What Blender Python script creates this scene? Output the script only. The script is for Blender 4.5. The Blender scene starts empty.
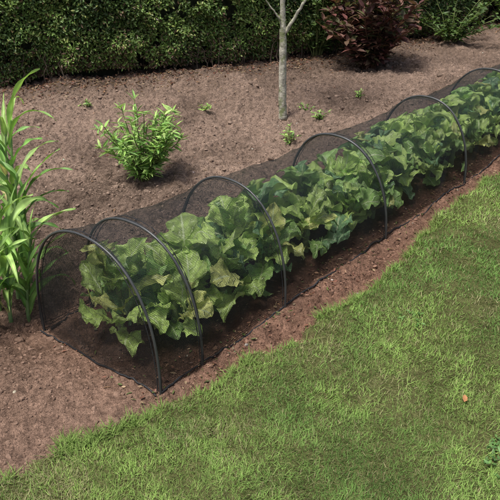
import bpy, math, numpy as np
from mathutils import Vector
R=np.random.default_rng(11)
sc=bpy.context.scene
# ------------------------------------------------------------ helpers
def _h(ix,iy,seed):
    n=(ix.astype(np.int64)*374761393+iy.astype(np.int64)*668265263+seed*974711)&0xffffffff
    n=((n^(n>>13))*1274126177)&0xffffffff
    n=n^(n>>16)
    return (n&0xffff)/65535.0
def vn(x,y,seed=0):
    x=np.asarray(x,float);y=np.asarray(y,float)
    ix=np.floor(x);iy=np.floor(y);fx=x-ix;fy=y-iy
    fx=fx*fx*(3-2*fx);fy=fy*fy*(3-2*fy)
    a=_h(ix,iy,seed);b=_h(ix+1,iy,seed);c=_h(ix,iy+1,seed);d=_h(ix+1,iy+1,seed)
    return (a*(1-fx)+b*fx)*(1-fy)+(c*(1-fx)+d*fx)*fy
def fbm(x,y,s,o=4,seed=0):
    v=0;a=1;t=0
    for i in range(o):
        v=v+a*vn(x*s+17.3*i,y*s-9.1*i,seed+i);t+=a;a*=.55;s*=2.03
    return v/t
def new_obj(name,me,parent=None):
    o=bpy.data.objects.new(name,me);sc.collection.objects.link(o)
    if parent: o.parent=parent
    return o
def mk(name,V,groups,mat,col=None,puv=None,smooth=False,parent=None):
    V=np.asarray(V,float)
    me=bpy.data.meshes.new(name)
    me.vertices.add(len(V));me.vertices.foreach_set('co',V.astype(np.float32).ravel())
    lp=np.concatenate([np.asarray(g).ravel() for g in groups]).astype(np.int32)
    tot=np.concatenate([np.full(len(g),np.asarray(g).shape[1]) for g in groups]).astype(np.int32)
    st=np.concatenate([[0],np.cumsum(tot)[:-1]]).astype(np.int32)
    me.loops.add(len(lp));me.loops.foreach_set('vertex_index',lp)
    me.polygons.add(len(tot));me.polygons.foreach_set('loop_start',st);me.polygons.foreach_set('loop_total',tot)
    me.polygons.foreach_set('use_smooth',np.full(len(tot),smooth))
    me.update(calc_edges=True)
    if col is not None:
        c=np.ones((len(V),4));c[:,:3]=np.clip(col,0,1)
        a=me.attributes.new('Col','FLOAT_COLOR','POINT');a.data.foreach_set('color',c.astype(np.float32).ravel())
    if puv is not None:
        p=np.zeros((len(V),3));p[:,:puv.shape[1]]=puv
        a=me.attributes.new('puv','FLOAT_VECTOR','POINT');a.data.foreach_set('vector',p.astype(np.float32).ravel())
    me.materials.append(mat)
    return new_obj(name,me,parent)
def nrm(a): return a/np.maximum(np.linalg.norm(a,axis=-1,keepdims=True),1e-9)
def inst(T,F,P,D,N,S):
    n=len(P);m=len(T)
    D=nrm(D);Y=nrm(np.cross(N,D));Z=np.cross(D,Y)
    V=P[:,None,:]+ (T[None,:,0]*S[:,None,0])[...,None]*D[:,None]+(T[None,:,1]*S[:,None,1])[...,None]*Y[:,None]+(T[None,:,2]*S[:,None,2])[...,None]*Z[:,None]
    off=(np.arange(n)*m)[:,None,None]
    G=[(np.asarray(f)[None]+off).reshape(-1,np.asarray(f).shape[1]) for f in F]
    return V.reshape(-1,3),G
class Acc:
    def __init__(s): s.V=[];s.C=[];s.U=[];s.G={};s.n=0
    def add(s,V,G,C,U=None):
        C=np.asarray(C,float)
        if C.ndim==1: C=np.tile(C,(len(V),1))
        s.V.append(V);s.C.append(C)
        s.U.append(U if U is not None else np.zeros((len(V),2)))
        for g in G:
            g=np.asarray(g);s.G.setdefault(g.shape[1],[]).append(g+s.n)
        s.n+=len(V)
    def make(s,name,mat,smooth=False,parent=None):
        return mk(name,np.concatenate(s.V),[np.concatenate(g) for g in s.G.values()],mat,np.concatenate(s.C),np.concatenate(s.U),smooth,parent)
def tube(P,r,seg=8):
    P=np.asarray(P,float);r=np.broadcast_to(np.asarray(r,float),(len(P),))
    D=nrm(np.gradient(P,axis=0))
    ref=np.array([0.31,0.17,.93]) if abs(D[:,2]).mean()<.8 else np.array([1.,.1,0])
    X=nrm(np.cross(D,ref));Y=np.cross(D,X)
    a=np.linspace(0,2*np.pi,seg,endpoint=False)
    V=P[:,None]+r[:,None,None]*(np.cos(a)[None,:,None]*X[:,None]+np.sin(a)[None,:,None]*Y[:,None])
    i=np.arange(len(P)-1)[:,None]*seg;j=np.arange(seg)[None];k=(np.arange(seg)+1)%seg
    F=np.stack([i+j,i+k,i+seg+k,i+seg+j],-1).reshape(-1,4)
    return V.reshape(-1,3),[F]
def gridF(nu,nv):
    i=np.arange(nu-1)[:,None]*nv;j=np.arange(nv-1)[None]
    return np.stack([i+j,i+j+1,i+nv+j+1,i+nv+j],-1).reshape(-1,4)
# ------------------------------------------------------------ materials
def newmat(name):
    m=bpy.data.materials.new(name);m.use_nodes=True;nt=m.node_tree;nt.nodes.clear()
    return m,nt,nt.nodes,nt.links
def nd(ns,t,**k):
    n=ns.new(t)
    for a,b in k.items():
        if a in n.inputs: n.inputs[a].default_value=b
        else: setattr(n,a,b)
    return n
def foliage(name,trans=.25,rough=.5,nscale=40,spec=.3,var=.35,cheap=False):
    m,nt,ns,L=newmat(name)
    at=nd(ns,'ShaderNodeAttribute',attribute_name='Col')
    src=at.outputs['Color']
    if not cheap:
        tc=nd(ns,'ShaderNodeTexCoord')
        no=nd(ns,'ShaderNodeTexNoise',Scale=nscale,Detail=2.0)
        L.new(tc.outputs['Object'],no.inputs['Vector'])
        mr=nd(ns,'ShaderNodeMapRange');mr.inputs['From Min'].default_value=.3;mr.inputs['From Max'].default_value=.7
        mr.inputs['To Min'].default_value=1-var;mr.inputs['To Max'].default_value=1+var
        L.new(no.outputs['Fac'],mr.inputs['Value'])
        mul=nd(ns,'ShaderNodeVectorMath',operation='SCALE')
        L.new(at.outputs['Color'],mul.inputs[0]);L.new(mr.outputs[0],mul.inputs['Scale']);src=mul.outputs[0]
        p=nd(ns,'ShaderNodeBsdfPrincipled',Roughness=rough);p.inputs['Specular IOR Level'].default_value=spec
        L.new(src,p.inputs['Base Color'])
    else:
        p=nd(ns,'ShaderNodeBsdfDiffuse');L.new(src,p.inputs['Color'])
    tr=nd(ns,'ShaderNodeBsdfTranslucent')
    m2=nd(ns,'ShaderNodeVectorMath',operation='MULTIPLY');m2.inputs[1].default_value=(1.2,1.35,.7)
    L.new(src,m2.inputs[0]);L.new(m2.outputs[0],tr.inputs['Color'])
    mx=nd(ns,'ShaderNodeMixShader');mx.inputs[0].default_value=trans
    L.new(p.outputs[0],mx.inputs[1]);L.new(tr.outputs[0],mx.inputs[2])
    o=nd(ns,'ShaderNodeOutputMaterial');L.new(mx.outputs[0],o.inputs[0])
    return m
M_grass=foliage('grass_blades',.3,cheap=True)
M_leaf=foliage('leaves',.25,.5,25,.3,.25)
M_hedge=foliage('hedge_leaves',.15,.45,3,.4,.3)
def simple(name,col,rough=.8,nscale=60,var=.4,bump=.3,spec=.3,usecol=False,lichen=False):
    m,nt,ns,L=newmat(name)
    tc=nd(ns,'ShaderNodeTexCoord')
    no=nd(ns,'ShaderNodeTexNoise',Scale=nscale,Detail=4.0,Roughness=.65)
    L.new(tc.outputs['Object'],no.inputs['Vector'])
    mr=nd(ns,'ShaderNodeMapRange');mr.inputs['From Min'].default_value=.3;mr.inputs['From Max'].default_value=.7
    mr.inputs['To Min'].default_value=1-var;mr.inputs['To Max'].default_value=1+var
    L.new(no.outputs['Fac'],mr.inputs['Value'])
    mul=nd(ns,'ShaderNodeVectorMath',operation='SCALE');mul.inputs[0].default_value=col
    if usecol:
        at=nd(ns,'ShaderNodeAttribute',attribute_name='Col');L.new(at.outputs['Color'],mul.inputs[0])
    L.new(mr.outputs[0],mul.inputs['Scale'])
    p=nd(ns,'ShaderNodeBsdfPrincipled',Roughness=rough);p.inputs['Specular IOR Level'].default_value=spec
    src=mul.outputs[0]
    if lichen:
        n2=nd(ns,'ShaderNodeTexNoise',Scale=11.0,Detail=5.0,Roughness=.7);L.new(tc.outputs['Object'],n2.inputs['Vector'])
        m3=nd(ns,'ShaderNodeMapRange');m3.inputs['From Min'].default_value=.5;m3.inputs['From Max'].default_value=.62;L.new(n2.outputs['Fac'],m3.inputs['Value'])
        mc=nd(ns,'ShaderNodeMix',data_type='RGBA');L.new(m3.outputs[0],mc.inputs[0]);L.new(src,mc.inputs[6]);mc.inputs[7].default_value=(.17,.19,.09,1);src=mc.outputs[2]
    L.new(src,p.inputs['Base Color'])
    b=nd(ns,'ShaderNodeBump',Strength=bump,Distance=.01);L.new(no.outputs['Fac'],b.inputs['Height']);L.new(b.outputs[0],p.inputs['Normal'])
    o=nd(ns,'ShaderNodeOutputMaterial');L.new(p.outputs[0],o.inputs[0])
    return m
M_clod=simple('soil_clod',(.2,.14,.1),.95,80,.3,.6,spec=.1,usecol=True)
M_bark=simple('bark',(.3,.27,.2),.85,22,.5,.5,usecol=True)
M_tree=simple('tree_bark',(.3,.27,.2),.85,30,.5,.8,usecol=True,lichen=True)
M_hoop=simple('hoop_tube',(.04,.042,.042),.42,20,.2,.05,spec=.5)
M_hem=simple('net_hem',(.02,.02,.022),.6,90,.4,.3)
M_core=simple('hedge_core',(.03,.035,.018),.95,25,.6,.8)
def ground_mat():
    m,nt,ns,L=newmat('ground_soil')
    at=nd(ns,'ShaderNodeAttribute',attribute_name='Col')
    tc=nd(ns,'ShaderNodeTexCoord')
    n1=nd(ns,'ShaderNodeTexNoise',Scale=26.0,Detail=5.0,Roughness=.75)
    n2=nd(ns,'ShaderNodeTexNoise',Scale=170.0,Detail=3.0,Roughness=.7)
    vo=nd(ns,'ShaderNodeTexVoronoi',Scale=48.0)
    for n in (n1,n2,vo): L.new(tc.outputs['Object'],n.inputs['Vector'])
    mr=nd(ns,'ShaderNodeMapRange');mr.inputs['From Min'].default_value=.3;mr.inputs['From Max'].default_value=.7;mr.inputs['To Min'].default_value=.5;mr.inputs['To Max'].default_value=1.5
    L.new(n1.outputs['Fac'],mr.inputs['Value'])
    mr2=nd(ns,'ShaderNodeMapRange');mr2.inputs['From Min'].default_value=.3;mr2.inputs['From Max'].default_value=.7;mr2.inputs['To Min'].default_value=.65;mr2.inputs['To Max'].default_value=1.35
    L.new(n2.outputs['Fac'],mr2.inputs['Value'])
    mm=nd(ns,'ShaderNodeMath',operation='MULTIPLY');L.new(mr.outputs[0],mm.inputs[0]);L.new(mr2.outputs[0],mm.inputs[1])
    mul=nd(ns,'ShaderNodeVectorMath',operation='SCALE');L.new(at.outputs['Color'],mul.inputs[0]);L.new(mm.outputs[0],mul.inputs['Scale'])
    p=nd(ns,'ShaderNodeBsdfDiffuse')
    L.new(mul.outputs[0],p.inputs['Color'])
    b1=nd(ns,'ShaderNodeBump',Strength=1.0,Distance=.035);L.new(n1.outputs['Fac'],b1.inputs['Height'])
    b2=nd(ns,'ShaderNodeBump',Strength=1.0,Distance=.008);L.new(n2.outputs['Fac'],b2.inputs['Height']);L.new(b1.outputs[0],b2.inputs['Normal'])
    b3=nd(ns,'ShaderNodeBump',Strength=.6,Distance=.010,invert=True);L.new(vo.outputs['Distance'],b3.inputs['Height']);L.new(b2.outputs[0],b3.inputs['Normal'])
    L.new(b3.outputs[0],p.inputs['Normal'])
    o=nd(ns,'ShaderNodeOutputMaterial');L.new(p.outputs[0],o.inputs[0])
    return m
M_ground=ground_mat()
def net_mat():
    m,nt,ns,L=newmat('net_mesh')
    at=nd(ns,'ShaderNodeAttribute',attribute_name='puv')
    sp=nd(ns,'ShaderNodeSeparateXYZ');L.new(at.outputs['Vector'],sp.inputs[0])
    def line(out,cell,w):
        a=nd(ns,'ShaderNodeMath',operation='MULTIPLY');a.inputs[1].default_value=1/cell;L.new(out,a.inputs[0])
        f=nd(ns,'ShaderNodeMath',operation='FRACT');L.new(a.outputs[0],f.inputs[0])
        l=nd(ns,'ShaderNodeMath',operation='LESS_THAN');l.inputs[1].default_value=w;L.new(f.outputs[0],l.inputs[0])
        return l.outputs[0]
    lx=line(sp.outputs['X'],.0056,.26);ly=line(sp.outputs['Y'],.0056,.26)
    mx=nd(ns,'ShaderNodeMath',operation='MAXIMUM');L.new(lx,mx.inputs[0]);L.new(ly,mx.inputs[1])
    p=nd(ns,'ShaderNodeBsdfPrincipled',Roughness=.5);p.inputs['Base Color'].default_value=(.012,.013,.014,1)
    p.inputs['Specular IOR Level'].default_value=.4
    t=nd(ns,'ShaderNodeBsdfTransparent')
    ms=nd(ns,'ShaderNodeMixShader');L.new(mx.outputs[0],ms.inputs[0]);L.new(t.outputs[0],ms.inputs[1]);L.new(p.outputs[0],ms.inputs[2])
    o=nd(ns,'ShaderNodeOutputMaterial');L.new(ms.outputs[0],o.inputs[0])
    return m
M_net=net_mat()
def cabbage_mat():
    m,nt,ns,L=newmat('cabbage_leaf')
    col=nd(ns,'ShaderNodeAttribute',attribute_name='Col')
    at=nd(ns,'ShaderNodeAttribute',attribute_name='puv')
    sp=nd(ns,'ShaderNodeSeparateXYZ');L.new(at.outputs['Vector'],sp.inputs[0])
    def M(op,a,b=None,c=None):
        n=nd(ns,'ShaderNodeMath',operation=op)
        for i,x in enumerate((a,b,c)):
            if x is None: continue
            if isinstance(x,(int,float)): n.inputs[i].default_value=x
            else: L.new(x,n.inputs[i])
        return n.outputs[0]
    tc=nd(ns,'ShaderNodeTexCoord')
    no=nd(ns,'ShaderNodeTexNoise',Scale=30.0,Detail=3.0);L.new(tc.outputs['Object'],no.inputs['Vector'])
    av=M('ABSOLUTE',sp.outputs['Y'])
    mid=M('LESS_THAN',av,.06)
    q=M('ADD',M('SUBTRACT',sp.outputs['X'],M('MULTIPLY',av,.28)),M('MULTIPLY',no.outputs['Fac'],.12))
    fr=M('FRACT',M('MULTIPLY',q,6.0))
    side=M('SUBTRACT',1.0,M('MINIMUM',1.0,M('MULTIPLY',M('ABSOLUTE',M('SUBTRACT',fr,.5)),9.0)))
    vein=M('MAXIMUM',mid,M('MULTIPLY',side,.6))
    mr=nd(ns,'ShaderNodeMapRange');mr.inputs['From Min'].default_value=.3;mr.inputs['From Max'].default_value=.7;mr.inputs['To Min'].default_value=.6;mr.inputs['To Max'].default_value=1.35
    L.new(no.outputs['Fac'],mr.inputs['Value'])
    mul=nd(ns,'ShaderNodeVectorMath',operation='SCALE');L.new(col.outputs['Color'],mul.inputs[0]);L.new(mr.outputs[0],mul.inputs['Scale'])
    mc=nd(ns,'ShaderNodeMix',data_type='RGBA');L.new(M('MULTIPLY',vein,.75),mc.inputs[0]);L.new(mul.outputs[0],mc.inputs[6]);mc.inputs[7].default_value=(.7,.8,.48,1)
    p=nd(ns,'ShaderNodeBsdfPrincipled',Roughness=.36);p.inputs['Specular IOR Level'].default_value=.5
    L.new(mc.outputs[2],p.inputs['Base Color'])
    b=nd(ns,'ShaderNodeBump',Strength=.9,Distance=.012);L.new(M('SUBTRACT',no.outputs['Fac'],M('MULTIPLY',vein,.4)),b.inputs['Height']);L.new(b.outputs[0],p.inputs['Normal'])
    tr=nd(ns,'ShaderNodeBsdfTranslucent');L.new(mc.outputs[2],tr.inputs['Color'])
    mx=nd(ns,'ShaderNodeMixShader');mx.inputs[0].default_value=.28
    L.new(p.outputs[0],mx.inputs[1]);L.new(tr.outputs[0],mx.inputs[2])
    o=nd(ns,'ShaderNodeOutputMaterial');L.new(mx.outputs[0],o.inputs[0])
    return m
M_cab=cabbage_mat()
# ------------------------------------------------------------ layout
A=np.array([.632,.775]);PL=np.array([-.775,.632]);F1=np.array([-.317,1.943])
def W(s,t):
    s=np.asarray(s,float);t=np.asarray(t,float)
    return F1[0]+s*A[0]+t*PL[0], F1[1]+s*A[1]+t*PL[1]
def ST(x,y):
    dx=x-F1[0];dy=y-F1[1];return dx*A[0]+dy*A[1], dx*PL[0]+dy*PL[1]
bx=[-60,-4,-1.5,-.765,-.6,-.431,-.278,-.073,.198,.478,.769,1.02,1.54,2.4,4.0,60]
by=[.0,.4,1.28,1.576,1.651,1.774,1.90,2.038,2.291,2.592,2.958,3.409,4.032,5.05,7.0,75]
def lawn_d(x,y):
    yb=np.interp(x,bx,by)
    e=(fbm(x,y,5,3,50)-.5)*.16+(fbm(x,y,28,2,60)-.5)*.06
    return (yb-y)*.7+e
def sstep(a,b,x):
    t=np.clip((x-a)/(b-a),0,1);return t*t*(3-2*t)
def H(x,y):
    x=np.asarray(x,float);y=np.asarray(y,float)
    l=sstep(-.02,.04,lawn_d(x,y))
    soil=(fbm(x,y,1.3,3,1)-.5)*.10+(fbm(x,y,7,3,5)-.5)*.095+(np.abs(fbm(x,y,20,4,9)-.5))*.09-.022
    s,t=ST(x,y)
    intun=sstep(-.12,0,t)*(1-sstep(.6,.72,t))
    soil=soil*(1-.6*intun)
    path=sstep(-.3,-.1,t)*(1-sstep(-.1,.0,t))
    soil=soil-.015*path
    mound=.05*np.exp(-(((x+.95)/.35)**2+((y-1.93)/.2)**2))
    lw=.014+(fbm(x,y,2,2,20)-.5)*.035+(fbm(x,y,9,2,22)-.5)*.015
    return soil*(1-l)+lw*l+mound*(1-l)
def axis(lo,hi,st,far):
    mid=np.arange(lo,hi,st)
    g=[];d=st;p=hi
    while p<far: d=min(d*1.25,8);p+=d;g.append(p)
    q=[];d=st;p=lo
    while p>-far: d=min(d*1.25,8);p-=d;q.append(p)
    return np.concatenate([q[::-1],mid,g])
X=axis(-2.6,2.8,.0095,90);Y=axis(1.2,7.2,.0105,90)
gx,gy=np.meshgrid(X,Y,indexing='ij')
x=gx.ravel();y=gy.ravel();z=H(x,y)
l=sstep(-.015,.02,lawn_d(x,y))
s_,t_=ST(x,y)
soilc=np.array([.275,.196,.15])[None]*(.7+.6*fbm(x,y,2.2,4,30))[:,None]
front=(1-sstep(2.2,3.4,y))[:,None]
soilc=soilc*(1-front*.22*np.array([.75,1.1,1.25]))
damp=sstep(.45,.65,fbm(x,y,1.6,4,33))[:,None]
soilc=soilc*(1-.32*damp)
path=(sstep(-.42,-.22,t_)*(1-sstep(.7,.85,t_))*sstep(-.3,.3,s_))[:,None]
pc=np.array([.215,.125,.088])[None]*(.65+.7*fbm(x,y,12,3,35))[:,None]
soilc=soilc*(1-path)+path*pc
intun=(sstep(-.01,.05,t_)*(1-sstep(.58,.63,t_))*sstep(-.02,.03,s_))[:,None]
soilc=soilc*(1-.55*intun)  # shade behind the net painted into the soil colour, so gaps look black
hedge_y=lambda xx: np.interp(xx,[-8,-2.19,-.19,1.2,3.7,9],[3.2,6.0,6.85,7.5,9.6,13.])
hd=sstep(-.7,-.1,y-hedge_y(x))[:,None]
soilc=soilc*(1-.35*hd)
gc=np.array([.11,.115,.045])[None]*(.7+.6*fbm(x,y,6,4,36))[:,None]
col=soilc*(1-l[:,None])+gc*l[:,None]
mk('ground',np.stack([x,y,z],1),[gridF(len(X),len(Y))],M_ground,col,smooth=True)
# ------------------------------------------------------------ lawn blades
def scatter(n,x0,x1,y0,y1): return R.uniform(x0,x1,n),R.uniform(y0,y1,n)
acc=Acc()
px,py=scatter(1000000,-1.9,2.9,1.15,5.2)
ld=lawn_d(px,py)
dist=np.hypot(px,py)
dens=np.clip(1.7/dist,.25,1)**1.5*(.75+.25*(fbm(px,py,9,2,70)>.42))
thin=sstep(.26,.44,fbm(px,py,3.6,3,77))
keep=(ld>-.005)&(R.random(len(px))<dens*sstep(-.02,.06,ld)*(.32+.68*thin))&(np.abs(px)<py*.36/.88+.7)
px=px[keep];py=py[keep]
n=len(px);print('blades',n)
pz=H(px,py)-.002
tf=fbm(px,py,2.6,3,80);tf=sstep(.3,.7,tf);tf2=fbm(px,py,11,3,84)
g1=np.array([.225,.325,.092]);g2=np.array([.13,.225,.062]);g3=np.array([.36,.34,.18])
c=g1*(tf[:,None])+g2*(1-tf[:,None])
c=c*(.45+1.1*tf2)[:,None]
dry=(R.random(n)<.10+.45*sstep(.52,.68,fbm(px,py,4,3,88)))[:,None]
c=np.where(dry,g3*R.uniform(.5,1.15,(n,1)),c*R.uniform(.6,1.4,(n,1)))
az=R.uniform(0,2*np.pi,n)*.8+9*fbm(px,py,14,2,90);tilt=R.uniform(.1,1.25,n)
D=np.stack([np.cos(az)*np.sin(tilt),np.sin(az)*np.sin(tilt),np.cos(tilt)],1)
Nn=np.stack([np.cos(az)*-np.cos(tilt),np.sin(az)*-np.cos(tilt),np.sin(tilt)],1)+R.normal(0,.15,(n,3))
ln=R.uniform(.010,.030,n)*(.5+1.0*tf2);wd=R.uniform(.0012,.0027,n)*np.clip(dist[keep]/2.2,.85,1.6)
for k,b in enumerate((-.05,-.16,-.28)):
    T=np.array([[0,-.5,0],[0,.5,0],[.5,-.45,b*.3],[.5,.45,b*.3],[1,0,b]])
    I=np.arange(n)%3==k
    V,G=inst(T,[[[0,1,3,2]],[[2,3,4]]],np.stack([px,py,pz],1)[I],D[I],Nn[I],np.stack([ln,wd,ln],1)[I])
    acc.add(V,G,np.repeat(c[I],5,0))
ex=R.uniform(-1.6,2.9,40000);ey=np.interp(ex,bx,by)+R.normal(0,.06,40000)
k=(np.abs(lawn_d(ex,ey)-.01)<.022)&(fbm(ex,ey,9,2,95)>.45);ex=ex[k];ey=ey[k];n=len(ex)
az=R.uniform(0,2*np.pi,n);tilt=R.uniform(.2,1.3,n)
D=np.stack([np.cos(az)*np.sin(tilt),np.sin(az)*np.sin(tilt),np.cos(tilt)],1)
Nn=np.stack([np.cos(az)*-np.cos(tilt),np.sin(az)*-np.cos(tilt),np.sin(tilt)],1)
ln=R.uniform(.02,.055,n);wd=R.uniform(.0018,.0035,n)
V,G=inst(T,[[[0,1,3,2]],[[2,3,4]]],np.stack([ex,ey,H(ex,ey)-.003],1),D,Nn,np.stack([ln,wd,ln],1))
acc.add(V,G,np.repeat(g1*R.uniform(.45,1.1,(n,1)),5,0))
acc.make('lawn',M_grass)
# ------------------------------------------------------------ clods & stones
import bmesh
def ico(sub):
    bm=bmesh.new();bmesh.ops.create_icosphere(bm,subdivisions=sub,radius=1)
    V=np.array([v.co[:] for v in bm.verts]);F=np.array([[v.index for v in f.verts] for f in bm.faces]);bm.free();return V,F
def rocks(name,n,rmin,rmax,powr,cfun,mat,sub,region,flat=.7):
    acc=Acc()
    px,py=region(n);n=len(px)
    r=rmin*(rmax/rmin)**(R.random(n)**powr)
    V0,F0=ico(sub)
    for k in range(7):
        I=np.arange(n)%7==k
        if not I.any(): continue
        ang=np.array([vn(V0[:,0]*1.7+k*9,V0[:,1]*1.7+V0[:,2]*1.3,400+k)]).T
        T=V0*(.65+.7*ang+R.normal(0,.12,(len(V0),1)))*np.array([1,.8,flat])
        az=R.uniform(0,6.28,I.sum())
        D=np.stack([np.cos(az),np.sin(az),R.normal(0,.3,I.sum())],1)
        N=np.array([0,0,1.])+R.normal(0,.3,(I.sum(),3))
        P=np.stack([px,py,H(px,py)+r*.0],1)[I]
        V,G=inst(T,[F0],P,D,N,np.repeat(r[I][:,None],3,1)*R.uniform(.75,1.25,(I.sum(),3)))
        acc.add(V,G,np.repeat(cfun(I.sum(),px[I],py[I]),len(V0),0))
    acc.make(name,mat,sub>1)
def reg_soil(n):
    x,y=scatter(n,-3,3.6,1.3,7.6)
    k=(lawn_d(x,y)<-.01)&(np.abs(x)<y*.42+.6)&(R.random(n)<np.clip(2.6/np.hypot(x,y),.15,1)*(.3+1.1*fbm(x,y,3,3,101)));return x[k],y[k]
def reg_near(n):
    x,y=scatter(n,-1.9,1.9,1.3,4.2)
    k=(lawn_d(x,y)<-.01)&(np.abs(x)<y*.42+.5)&(R.random(n)<sstep(.3,.6,fbm(x,y,5,3,131)));return x[k],y[k]
def soilcol(n,x,y):
    s,t=ST(x,y);p=(sstep(-.42,-.22,t)*(1-sstep(.7,.85,t))*sstep(-.3,.3,s))[:,None]
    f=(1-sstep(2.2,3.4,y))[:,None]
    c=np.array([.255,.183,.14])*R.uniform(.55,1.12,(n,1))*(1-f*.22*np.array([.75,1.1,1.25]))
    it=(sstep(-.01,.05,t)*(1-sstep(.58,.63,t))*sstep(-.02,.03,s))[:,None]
    return (c*(1-p)+p*np.array([.20,.118,.083])*R.uniform(.5,1.2,(n,1)))*(1-.5*it)  # clods inside the tunnel carry the same painted-in shade
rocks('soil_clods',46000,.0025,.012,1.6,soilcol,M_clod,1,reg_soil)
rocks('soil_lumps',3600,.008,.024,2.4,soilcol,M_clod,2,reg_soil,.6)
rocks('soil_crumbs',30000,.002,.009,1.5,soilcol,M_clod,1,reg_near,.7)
def stonecol(n,x,y): return np.array([.45,.38,.32])*R.uniform(.5,1.1,(n,1))*(1+R.normal(0,.05,(n,3)))
rocks('pebbles',450,.004,.012,2.2,stonecol,M_clod,2,reg_soil,.6)
# ------------------------------------------------------------ leaf litter
LT=np.array([[0,0,0],[.3,-.32,.06],[.3,.32,.06],[.7,-.28,.04],[.7,.28,.04],[1,0,-.04],[.35,0,-.03],[.7,0,-.02]])
LF=[[[0,1,6],[0,6,2],[5,4,7],[5,7,3]],[[1,3,7,6],[6,7,4,2]]]
def leaves(acc,P,D,N,L,Wd,C):
    V,G=inst(LT,LF,P,D,N,np.stack([L,Wd,L],1));acc.add(V,G,np.repeat(C,8,0))
def rnddir(n,zs=1):
    d=R.normal(0,1,(n,3));d[:,2]*=zs;return nrm(d)
acc=Acc()
n=2000
s=R.uniform(-.1,4.4,n);t=np.where(R.random(n)<.5,R.normal(.02,.06,n),R.uniform(-.2,.6,n))
lx,ly=W(s,t);k=lawn_d(lx,ly)<.0;lx=lx[k];ly=ly[k];n=len(lx)
pal=np.array([[.20,.09,.06],[.24,.14,.08],[.13,.06,.04],[.32,.23,.14],[.10,.13,.04]])
C=pal[R.integers(0,5,n)]*R.uniform(.6,1.3,(n,1))
leaves(acc,np.stack([lx,ly,H(lx,ly)+R.uniform(.002,.01,n)],1),rnddir(n,.25),np.array([0,0,1.])+R.normal(0,.45,(n,3)),R.uniform(.006,.028,n),R.uniform(.003,.016,n),C)
n=5500
x_=R.uniform(-3,4.5,n);y_=hedge_y(x_)-np.abs(R.normal(0,.3,n))+.1
leaves(acc,np.stack([x_,y_,H(x_,y_)+.008],1),rnddir(n,.25),np.array([0,0,1.])+R.normal(0,.45,(n,3)),R.uniform(.02,.04,n),R.uniform(.012,.025,n),pal[R.integers(0,4,n)]*R.uniform(.5,1.2,(n,1)))
n=900
x_=R.uniform(-2.5,3,n);y_=R.uniform(2.8,7,n);k=lawn_d(x_,y_)<-.03;x_=x_[k];y_=y_[k];n=len(x_)
leaves(acc,np.stack([x_,y_,H(x_,y_)+.006],1),rnddir(n,.25),np.array([0,0,1.])+R.normal(0,.5,(n,3)),R.uniform(.01,.035,n),R.uniform(.003,.016,n),pal[R.integers(0,4,n)]*R.uniform(.6,1.3,(n,1)))
acc.make('leaf_litter',M_leaf)
# ------------------------------------------------------------ net tunnel
HS=np.array([0,.217,.73,1.58,2.53,3.5,4.5]);HH=np.array([.515,.495,.49,.465,.44,.43,.42])
EX=2.25;HWs=np.array([.335,.315,.305,.30,.30,.30,.30])
tun=bpy.data.objects.new('net_tunnel_cloche',None);sc.collection.objects.link(tun)
def arch(s,th,hh,grow=0.):
    a=np.interp(s,HS,HWs)
    cx=np.sign(np.cos(th))*np.abs(np.cos(th))**(2/EX)*(a+grow)
    cz=np.abs(np.sin(th))**(2/EX)*(hh+grow)
    x,y=W(s,a-cx)
    return np.stack([x,y,cz+0*x],-1)
acc=Acc()
for s,h in zip(HS,HH):
    th=np.linspace(0,np.pi,60)
    lean=R.normal(0,.012);wob=R.normal(0,.006)
    P=arch(s+lean*np.sin(th)+wob*np.sin(2*th),th,h,grow=.003+.004*np.sin(3*th+s))
    P=np.concatenate([[P[0]-[0,0,.09]],P,[P[-1]-[0,0,.09]]])
    V,G=tube(P,.0052 if s<1 else .006,8);acc.add(V,G,[.03]*3)
acc.make('hoops',M_hoop,True,tun)
ss=np.arange(0,4.51,.0125);th=np.linspace(0,np.pi,90)
Sg,Tg=np.meshgrid(ss,th,indexing='ij')
hb=np.interp(ss,HS,HH)
ph=np.interp(ss,HS,np.arange(len(HS)));f=ph-np.floor(ph)
seglen=np.interp(ss,(HS[1:]+HS[:-1])/2,np.diff(HS))
sag=(4*f*(1-f))*.024*np.clip(seglen,0,1)
near=np.exp(-np.minimum(f,1-f)*seglen/.07)
fold=(fbm(Sg*9,Tg*2.2,1,3,200)-.5)*.034*(1-near[:,None]*.7)+np.sin(Tg*26+Sg*9)*.003*near[:,None]
hemw=(fbm(Sg*6,Tg*0,1,2,210)-.5)*.03*np.exp(-((np.abs(np.cos(Tg))-1)/.05)**2)
P=arch(Sg,Tg,(hb-sag)[:,None],grow=fold-sag[:,None]*.5+hemw)
dl=np.concatenate([[0],np.cumsum(np.linalg.norm(np.diff(P[5],axis=0),axis=1))])
wv=(fbm(Sg*3,Tg*1.5,1,2,240)-.5)*.03
U=np.stack([Sg+wv,np.broadcast_to(dl,Sg.shape)+(fbm(Sg*2,Tg*2,1,2,250)-.5)*.03],-1).reshape(-1,2)
gz=H(P[...,0],P[...,1])
low=np.abs(np.sin(Tg))<.02
P[...,2]=np.where(low,np.minimum(gz-.005,P[...,2]),np.maximum(P[...,2],gz*.5))
mk('net',P.reshape(-1,3),[gridF(len(ss),len(th))],M_net,puv=U,smooth=True,parent=tun)
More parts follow.
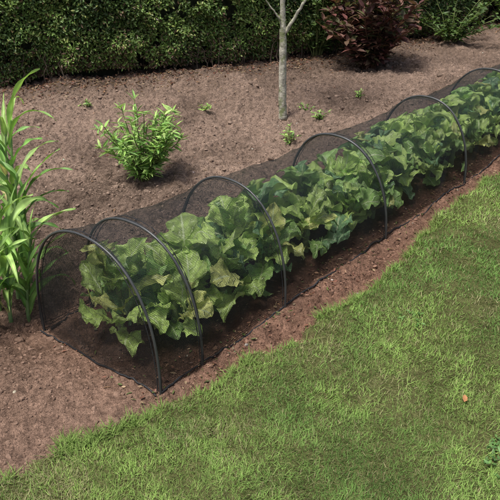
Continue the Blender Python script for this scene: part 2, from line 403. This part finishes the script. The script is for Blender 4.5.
for nm,s0,h0,sg in (('end_net_front',0,HH[0],-1),('end_net_back',4.5,HH[-1],1)):
    a0=np.interp(s0,HS,HWs)
    rr=np.linspace(0,1,16);Rg,Tg2=np.meshgrid(rr,np.linspace(0,np.pi,70),indexing='ij')
    cx=np.sign(np.cos(Tg2))*np.abs(np.cos(Tg2))**(2/EX)*a0*Rg;cz=np.abs(np.sin(Tg2))**(2/EX)*h0*Rg
    b=sg*(.03*(1-Rg**2)+(fbm(Tg2*3,Rg*2,1,3,222)-.5)*.03*np.sin(Rg*np.pi))
    xx,yy=W(s0+b,a0-cx)
    mk(nm,np.stack([xx,yy,cz],-1).reshape(-1,3),[gridF(16,70)],M_net,puv=np.stack([cx+1,cz+.02*np.sin(cx*14)],-1).reshape(-1,2),smooth=True,parent=tun)
acc=Acc()
for sd in (0,1):
    s=np.linspace(0,4.5,240);tt=-.002 if sd==0 else 2*np.interp(s,HS,HWs)+.002
    xx,yy=W(s,tt+(fbm(s*6,s*0,1,2,210)-.5)*.02)
    z0=H(xx,yy)
    P=np.stack([xx,yy,z0+.004+.006*np.sin(s*9)],1);V,G=tube(P,.003+.002*fbm(s,s,9,2,5),6);acc.add(V,G,[.02]*3)
th=np.linspace(0,np.pi,50)
for s0 in HS:
    for d in (-.010,.010):
        V,G=tube(arch(s0+d,th,np.interp(s0,HS,HH),grow=.001),.0016,5);acc.add(V,G,[.02]*3)
t=np.linspace(0,2*HWs[0],30);xx,yy=W(-.02+0*t,t);V,G=tube(np.stack([xx,yy,H(xx,yy)+.006],1),.0035,6);acc.add(V,G,[.02]*3)
acc.make('hem',M_hem,True,tun)
# ------------------------------------------------------------ cabbages
def cab_leaf(acc,s,t,z0,az,e0,L,cup,colr,bend,wf):
    nu,nv=20,15
    u=np.linspace(0,1,nu);v=np.linspace(-1,1,nv)
    e=e0-bend*u**1.4
    rr=np.concatenate([[0],np.cumsum(np.cos(e[:-1]))])*L/(nu-1)
    zz=np.concatenate([[0],np.cumsum(np.sin(e[:-1]))])*L/(nu-1)
    q=np.clip((u-.22)/.78,0,1)
    w=np.where(u<.22,.03,.03+wf*np.sin(np.pi*np.clip(q,0,1)**.8)**.75)
    w[-1]=.015
    w=w*L
    Ug,Vg=np.meshgrid(u,v,indexing='ij')
    ph=R.uniform(0,9,5);aV=np.abs(Vg)
    lob=1+.14*np.sin(Ug*17+ph[0]+np.sign(Vg)*ph[1])*aV+.10*np.sin(Ug*39+ph[2])*aV
    lat=Vg*w[:,None]*lob
    off=cup*aV**1.7*w[:,None]+L*.07*np.sin(Ug*17+ph[3]+Vg*2.4)*aV**2*(Ug>.15)+L*.025*np.sin(Ug*11+Vg*6+ph[1])*(Ug>.2)+L*.035*np.sin(Ug*33+ph[4])*aV**4
    tw=ph[4]*.16-.7;tw=tw*Ug
    nr=-np.sin(e)[:,None];nz=np.cos(e)[:,None]
    o2=off*np.cos(tw)+lat*np.sin(tw);lat=lat*np.cos(tw)-off*np.sin(tw)
    r=rr[:,None]+nr*o2;z=z0+zz[:,None]+nz*o2
    ca,sa=math.cos(az),math.sin(az)
    S=s+r*ca-lat*sa;T=t+r*sa+lat*ca
    hw=np.interp(S,HS,HWs);hh=np.interp(S,HS,HH)-.035
    tt=T-hw
    q=((np.abs(tt)/(hw-.04))**EX+(np.maximum(z,0)/hh)**EX)**(1/EX)
    k=np.where(q>.85,(.85+.15*np.tanh((q-.85)/.45))/np.maximum(q,1e-6),1)
    tt=tt*k;z=np.where(z>0,z*k,z)
    S=np.maximum(S,.035)
    z=np.maximum(z,.015)
    x,y=W(S,hw+tt)
    c=np.array(colr)[None]*np.ones((nu*nv,1))
    acc.add(np.stack([x,y,z],-1).reshape(-1,3),[gridF(nu,nv)],c,np.stack([Ug,Vg],-1).reshape(-1,2))
lime=np.array([.56,.76,.22]);mid=np.array([.34,.55,.16]);blu=np.array([.20,.37,.17]);yel=np.array([.70,.74,.26])
def cabbage(s,t,n,zb,Lm,hi):
    acc=Acc();a0=R.uniform(0,6.28)
    for j in range(n):
        f=j/(n-1)
        r_=R.random()
        cc=lime if r_<.5 else (mid if r_<.8 else (blu if r_<.9 else yel))
        cc=cc*R.uniform(.7,1.15)
        ls=s+R.normal(0,.03);lt=t+R.normal(0,.03)
        cab_leaf(acc,ls,lt,.03+zb*f,a0+j*2.4+R.normal(0,.4),.35+hi*f+R.normal(0,.25),Lm*R.uniform(.7,1.2)*(1-.1*f),R.uniform(.0,.7),cc,R.uniform(.2,1.7),R.uniform(.17,.30))
    x0,y0=W(s,t)
    V,G=tube([[x0,y0,-.03],[x0,y0,.05],[x0+.005,y0,.03+zb]],[.014,.016,.010],8);acc.add(V,G,[.25,.33,.15],np.full((len(V),2),.3))
    acc.make('cabbage_plant',M_cab,True)
s=.16
while s<4.4:
    hw=float(np.interp(s,HS,HWs))
    cabbage(s,hw+R.uniform(.0,.11),int(R.integers(18,23)),.20,.26,1.05)
    cabbage(s+.13,hw-.12+R.uniform(-.03,.03),int(R.integers(14,18)),.13,.21,1.0)
    s+=R.uniform(.27,.35)
# ------------------------------------------------------------ hedge
hedge=bpy.data.objects.new('hedge',None);sc.collection.objects.link(hedge)
hx=np.linspace(-6,7,90)
def hfront(xx): return hedge_y(xx)
n=140000
xx=np.where(R.random(n)<.88,R.uniform(-3.0,3.6,n),R.uniform(-6,7,n));zz=R.uniform(0,1,n)
zb=.03+.12*(fbm(xx,xx*0,2.5,3,301)-.45)
top=1.5
zz=np.maximum(zb+(top-zb)*zz**1.45,.01)
bul=(fbm(xx,zz,1.6,3,300)-.5)*.20+(fbm(xx,zz,7,2,305)-.5)*.12
dep=np.abs(R.normal(0,.05,n))
yy=hfront(xx)-bul+dep-.05*np.sin(np.clip((zz-zb)/(top-zb),0,1)*np.pi)+.06*np.exp(-(zz-zb)/.08)
cf=sstep(.3,.7,fbm(xx,zz,3.5,3,310))
c1=np.array([.15,.23,.055]);c2=np.array([.075,.135,.035]);c3=np.array([.28,.32,.10])
C=c1*cf[:,None]*1.2+c2*(1-cf)[:,None]
C=np.where((R.random(n)<.15)[:,None],c3,C)*R.uniform(.5,1.4,(n,1))
bot=np.exp(-(zz-zb)/.13)
C=np.where((R.random(n)<.03+.6*bot)[:,None],np.array([.20,.13,.08])*R.uniform(.4,1.1,(n,1)),C)
gap=(fbm(xx,zz,6,3,320)>.27)&(R.random(n)>.2*bot)
D=rnddir(n,.8)+np.array([.0,-.3,-.25]);N=np.array([-.3,-.8,.6])+R.normal(0,.6,(n,3))
acc=Acc()
leaves(acc,np.stack([xx,yy,zz],1)[gap],D[gap],N[gap],R.uniform(.024,.042,n)[gap],R.uniform(.016,.028,n)[gap],C[gap])
n=9000
xx=R.uniform(-4,5,n);yy=hfront(xx)+R.uniform(0,.8,n);zz=top+(fbm(xx,yy,3,3,330)-.5)*.15+R.normal(0,.02,n)
leaves(acc,np.stack([xx,yy,zz],1),rnddir(n,.5),np.array([0,0,1.])+R.normal(0,.5,(n,3)),R.uniform(.03,.05,n),R.uniform(.018,.03,n),c1*R.uniform(.6,1.3,(n,1)))
acc.make('hedge_foliage',M_hedge,parent=hedge)
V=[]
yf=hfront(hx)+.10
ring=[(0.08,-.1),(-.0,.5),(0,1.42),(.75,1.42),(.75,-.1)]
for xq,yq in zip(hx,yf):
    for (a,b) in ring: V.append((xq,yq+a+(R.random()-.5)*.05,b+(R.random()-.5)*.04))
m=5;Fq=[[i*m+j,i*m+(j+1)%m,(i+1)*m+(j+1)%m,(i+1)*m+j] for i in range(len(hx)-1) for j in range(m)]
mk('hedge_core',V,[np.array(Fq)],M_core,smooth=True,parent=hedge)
acc=Acc()
for i in range(110):
    xq=R.uniform(-4,5.5);yq=hfront(xq)+R.uniform(.0,.12);p=np.array([xq,yq,-.03]);P=[p]
    for k in range(5): p=p+np.array([R.normal(0,.02),R.normal(-.002,.012),.06]);P.append(p)
    V,G=tube(P,np.linspace(.007,.003,6)*R.uniform(.5,1.3),6);acc.add(V,G,np.array([.10,.075,.055])*R.uniform(.5,1.2))
acc.make('hedge_stems',M_bark,True,hedge)
# ------------------------------------------------------------ generic leafy plants
LAN=np.array([[0,0,0],[.3,-.42,.05],[.3,.42,.05],[.65,-.35,-.0],[.65,.35,-.0],[1,0,-.12],[.3,0,0],[.65,0,-.04]])
def bush(name,x0,y0,nst,h,spread,ll,lw,cols,nl=14,stemc=(.12,.14,.05),lean=(0,0)):
    acc=Acc();st=Acc();z0=float(H(x0,y0))
    for i in range(nst):
        az=R.uniform(0,6.28);k=spread*math.sqrt(R.random());hh=h*R.uniform(.5,1.08)*(1-.25*(k/max(spread,1e-3)))
        p0=np.array([x0+.15*k*math.cos(az),y0+.15*k*math.sin(az),z0-.01])
        u=np.linspace(0,1,8)[:,None]
        P=p0+np.array([math.cos(az)*k+lean[0],math.sin(az)*k+lean[1],0])*u**1.4+np.array([0,0,hh])*u+R.normal(0,.006,(8,3))*u
        V,G=tube(P,np.linspace(.0035,.0014,8)*(1+h),5);st.add(V,G,stemc)
        m=nl;uu=R.uniform(.12,1,m);uu[-3:]=1
        Q=np.stack([np.interp(uu,u[:,0],P[:,j]) for j in range(3)],1)
        la=R.uniform(0,6.28,m);el=R.uniform(-.2,.8,m)*(.6+.6*uu)
        D=np.stack([np.cos(la)*np.cos(el),np.sin(la)*np.cos(el),np.sin(el)],1)
        N=np.array([0,0,1.])+R.normal(0,.3,(m,3))
        cc=np.array(cols)[R.integers(0,len(cols),m)]*R.uniform(.7,1.25,(m,1))
        L=ll*R.uniform(.6,1.2,m)*(1.1-.35*uu)
        V,G=inst(LAN,LF,Q,D,N,np.stack([L,lw*R.uniform(.8,1.2,m),L],1));acc.add(V,G,np.repeat(cc,8,0))
    e=bpy.data.objects.new(name,None);sc.collection.objects.link(e)
    acc.make('leaves',M_leaf,False,e);st.make('stems',M_bark,True,e)
G1=[(.28,.44,.11),(.20,.36,.09),(.36,.50,.16)]
bush('green_shrub',-.64,3.95,40,.48,.23,.085,.018,G1,nl=34)
RD=[(.15,.06,.052),(.10,.045,.042),(.19,.10,.075),(.13,.085,.055),(.09,.09,.04)]
bush('red_leaf_shrub',1.16,6.85,80,.92,.44,.14,.05,RD,nl=34,stemc=(.1,.05,.03))
for (a,b,h_,s_,n_) in [(.27,4.62,.14,.06,10),(.53,5.15,.09,.06,8),(.45,5.45,.06,.06,6),(-.36,5.35,.06,.06,6),(.93,5.75,.07,.05,5),(-1.3,5.5,.05,.05,5)]:
    bush('weed',a,b,n_,h_,s_,.042,.012,G1,nl=8)
bush('background_shrub',.68,7.25,26,.8,.3,.08,.035,[(.07,.12,.035),(.09,.14,.04)],nl=24)
bush('background_shrub',2.2,7.9,30,.5,.5,.08,.035,[(.07,.12,.035),(.08,.13,.03)],nl=24)
bush('background_shrub',3.35,9.1,36,.7,.5,.09,.035,[(.18,.30,.07),(.11,.19,.05)],nl=24)
bush('lawn_weed',.83,1.60,16,.025,.09,.028,.012,[(.10,.20,.06),(.12,.23,.06)],nl=9)
bush('lawn_weed',.66,2.40,10,.02,.07,.025,.010,[(.10,.20,.05)],nl=6)
# ------------------------------------------------------------ corn-like plants
def corn(x0,y0,h,n,lean,L0=.35,wmax=.035,cols=((.22,.37,.09),(.15,.29,.07),(.28,.42,.12))):
    z0=float(H(x0,y0));acc=Acc()
    u=np.linspace(0,1,12)[:,None]
    P=np.array([x0,y0,z0-.02])+np.array([lean[0],lean[1],0])*u**1.6+np.array([0,0,h])*u
    V,G=tube(P,np.linspace(.009,.004,12),8);acc.add(V,G,[.22,.33,.13])
    az0=R.uniform(0,6.28)
    for i in range(n):
        f=(i+.5)/n;q=.08+.9*f
        b=np.array([np.interp(q,u[:,0],P[:,j]) for j in range(3)])
        az=az0+(i%2)*math.pi+R.normal(0,.7)
        L=L0*R.uniform(.7,1.2)*(1-.3*abs(f-.5));e0=R.uniform(.95,1.4);bend=R.uniform(.6,2.6)
        nu,nv=18,5;uu=np.linspace(0,1,nu);v=np.linspace(-1,1,nv)
        e=e0-bend*uu**1.3
        rr=np.concatenate([[0],np.cumsum(np.cos(e[:-1]))])*L/(nu-1);zz=np.concatenate([[0],np.cumsum(np.sin(e[:-1]))])*L/(nu-1)
        w=wmax*.5*np.clip(uu*6+.35,0,1)*(1-uu**2.0)*R.uniform(.6,1.15)+.0004
        Ug,Vg=np.meshgrid(uu,v,indexing='ij')
        lat=Vg*w[:,None];off=np.abs(Vg)*w[:,None]*.45+.004*np.sin(Ug*18+i)*Vg
        tw=R.normal(0,.7)*Ug
        r=rr[:,None]-np.sin(e)[:,None]*off;z=zz[:,None]+np.cos(e)[:,None]*off+lat*np.sin(tw)
        lat=lat*np.cos(tw)
        V=np.stack([b[0]+r*math.cos(az)-lat*math.sin(az),b[1]+r*math.sin(az)+lat*math.cos(az),b[2]+z],-1).reshape(-1,3)
        # keep leaves outside the net tunnel
        sv,tv=ST(V[:,0],V[:,1])
        lim=.69
        k=(tv<lim)&(sv>-.04)
        d=np.where(k,lim-tv,0);V[:,0]+=d*PL[0];V[:,1]+=d*PL[1]
        c=np.array(cols[R.integers(0,len(cols))])*R.uniform(.7,1.2)
        if R.random()<.08: c=np.array([.42,.38,.18])
        C=c*(1+.45*(np.abs(Vg).ravel()[:,None]<.1))
        acc.add(V,[gridF(nu,nv)],C)
    acc.make('sweetcorn_plant',M_leaf,True)
for (a,b,h_,n_,ln_) in [(-.99,2.42,.40,12,(.03,.05)),(-1.06,2.50,.52,13,(.07,.02)),(-1.02,2.62,.58,13,(.05,.1)),(-1.10,2.72,.68,14,(.03,0)),(-.95,2.55,.36,11,(.05,.02)),(-1.10,2.95,.70,14,(.06,.0)),(-1.06,2.36,.30,10,(0,-.03)),(-1.2,2.5,.5,11,(0,0)),(-1.22,3.2,.62,11,(.06,0)),(-.93,2.46,.25,9,(.03,0)),(-1.0,2.75,.5,12,(.04,0)),(-1.03,2.3,.2,8,(0,0))]:
    corn(a,b,h_,n_,ln_)
# ------------------------------------------------------------ sapling
tree=bpy.data.objects.new('young_tree',None);sc.collection.objects.link(tree)
acc=Acc();bc=np.array([.38,.36,.29])
tx,ty=.25,5.2
def br(P,r0,r1):
    P=np.array(P,float);k=np.linspace(0,1,len(P));kk=np.linspace(0,1,len(P)*6)
    Q=np.stack([np.interp(kk,k,P[:,j]) for j in range(3)],1)+R.normal(0,.0018,(len(kk),3))
    V,G=tube(Q,np.linspace(r0,r1,len(kk))*(1+R.normal(0,.035,len(kk))),12);acc.add(V,G,bc*R.uniform(.85,1.1))
br([(tx,ty,-.05),(tx,ty,.02),(tx-.008,ty,.3),(tx-.012,ty,.64)],.034,.025)
br([(tx-.012,ty,.61),(tx-.02,ty+.02,.9),(tx-.03,ty+.02,1.3),(tx,ty,1.9),(tx+.02,ty,2.6)],.022,.008)
br([(tx-.01,ty,.60),(tx+.07,ty-.02,.72),(tx+.17,ty-.04,.9),(tx+.3,ty-.05,1.2),(tx+.4,ty,1.9)],.014,.005)
br([(tx-.012,ty,.66),(tx-.06,ty-.03,.74),(tx-.14,ty-.05,.84),(tx-.3,ty,1.3)],.007,.003)
tips=[]
for i in range(26):
    a=R.uniform(0,6.28);z0=R.uniform(1.3,2.4);k=R.uniform(.2,.55)
    p1=(tx+k*math.cos(a),ty+k*math.sin(a),z0+R.uniform(.1,.4));br([(tx,ty,z0),p1],.006,.002);tips.append(p1)
acc.make('trunk_and_limbs',M_tree,True,tree)
acc=Acc();tips=np.array(tips);n=1100
P=tips[R.integers(0,len(tips),n)]+R.normal(0,.1,(n,3))
leaves(acc,P,rnddir(n),rnddir(n)+[0,0,.8],R.uniform(.04,.07,n),R.uniform(.025,.04,n),np.array([.09,.16,.04])*R.uniform(.6,1.3,(n,1)))
acc.make('crown',M_leaf,False,tree)
acc=Acc();leaves(acc,np.array([[.725,1.85,float(H(.725,1.85))+.020]]),np.array([[.3,.8,.05]]),np.array([[.2,-.3,.9]]),np.array([.04]),np.array([.028]),np.array([[.55,.26,.12]]))
acc.make('fallen_leaf',M_leaf,True)
# ------------------------------------------------------------ light, world, camera
S=Vector((-.4,-.4,1.5)).normalized()
ld_=bpy.data.lights.new('sun','SUN');ld_.energy=4.6;ld_.angle=math.radians(14.0);ld_.color=(1,.98,.94)
so=bpy.data.objects.new('sun',ld_);sc.collection.objects.link(so);so.rotation_euler=S.to_track_quat('Z','Y').to_euler()
w=bpy.data.worlds.new('World');sc.world=w;w.use_nodes=True
ns=w.node_tree.nodes;bg=ns['Background'];sk=ns.new('ShaderNodeTexSky');sk.sky_type='NISHITA';sk.sun_disc=False
sk.sun_elevation=math.asin(S.z);sk.sun_rotation=math.atan2(S.x,S.y);sk.dust_density=5.0
w.node_tree.links.new(sk.outputs[0],bg.inputs[0]);bg.inputs[1].default_value=.15
cam=bpy.data.cameras.new('camera');co=bpy.data.objects.new('camera',cam);sc.collection.objects.link(co)
co.location=(0,0,1.6);co.rotation_euler=(math.radians(90-28),0,0);cam.lens=50.4;cam.sensor_width=36;cam.clip_end=500;cam.clip_start=.05
sc.camera=co
sc.view_settings.view_transform='Standard';sc.view_settings.look='None';sc.view_settings.exposure=0
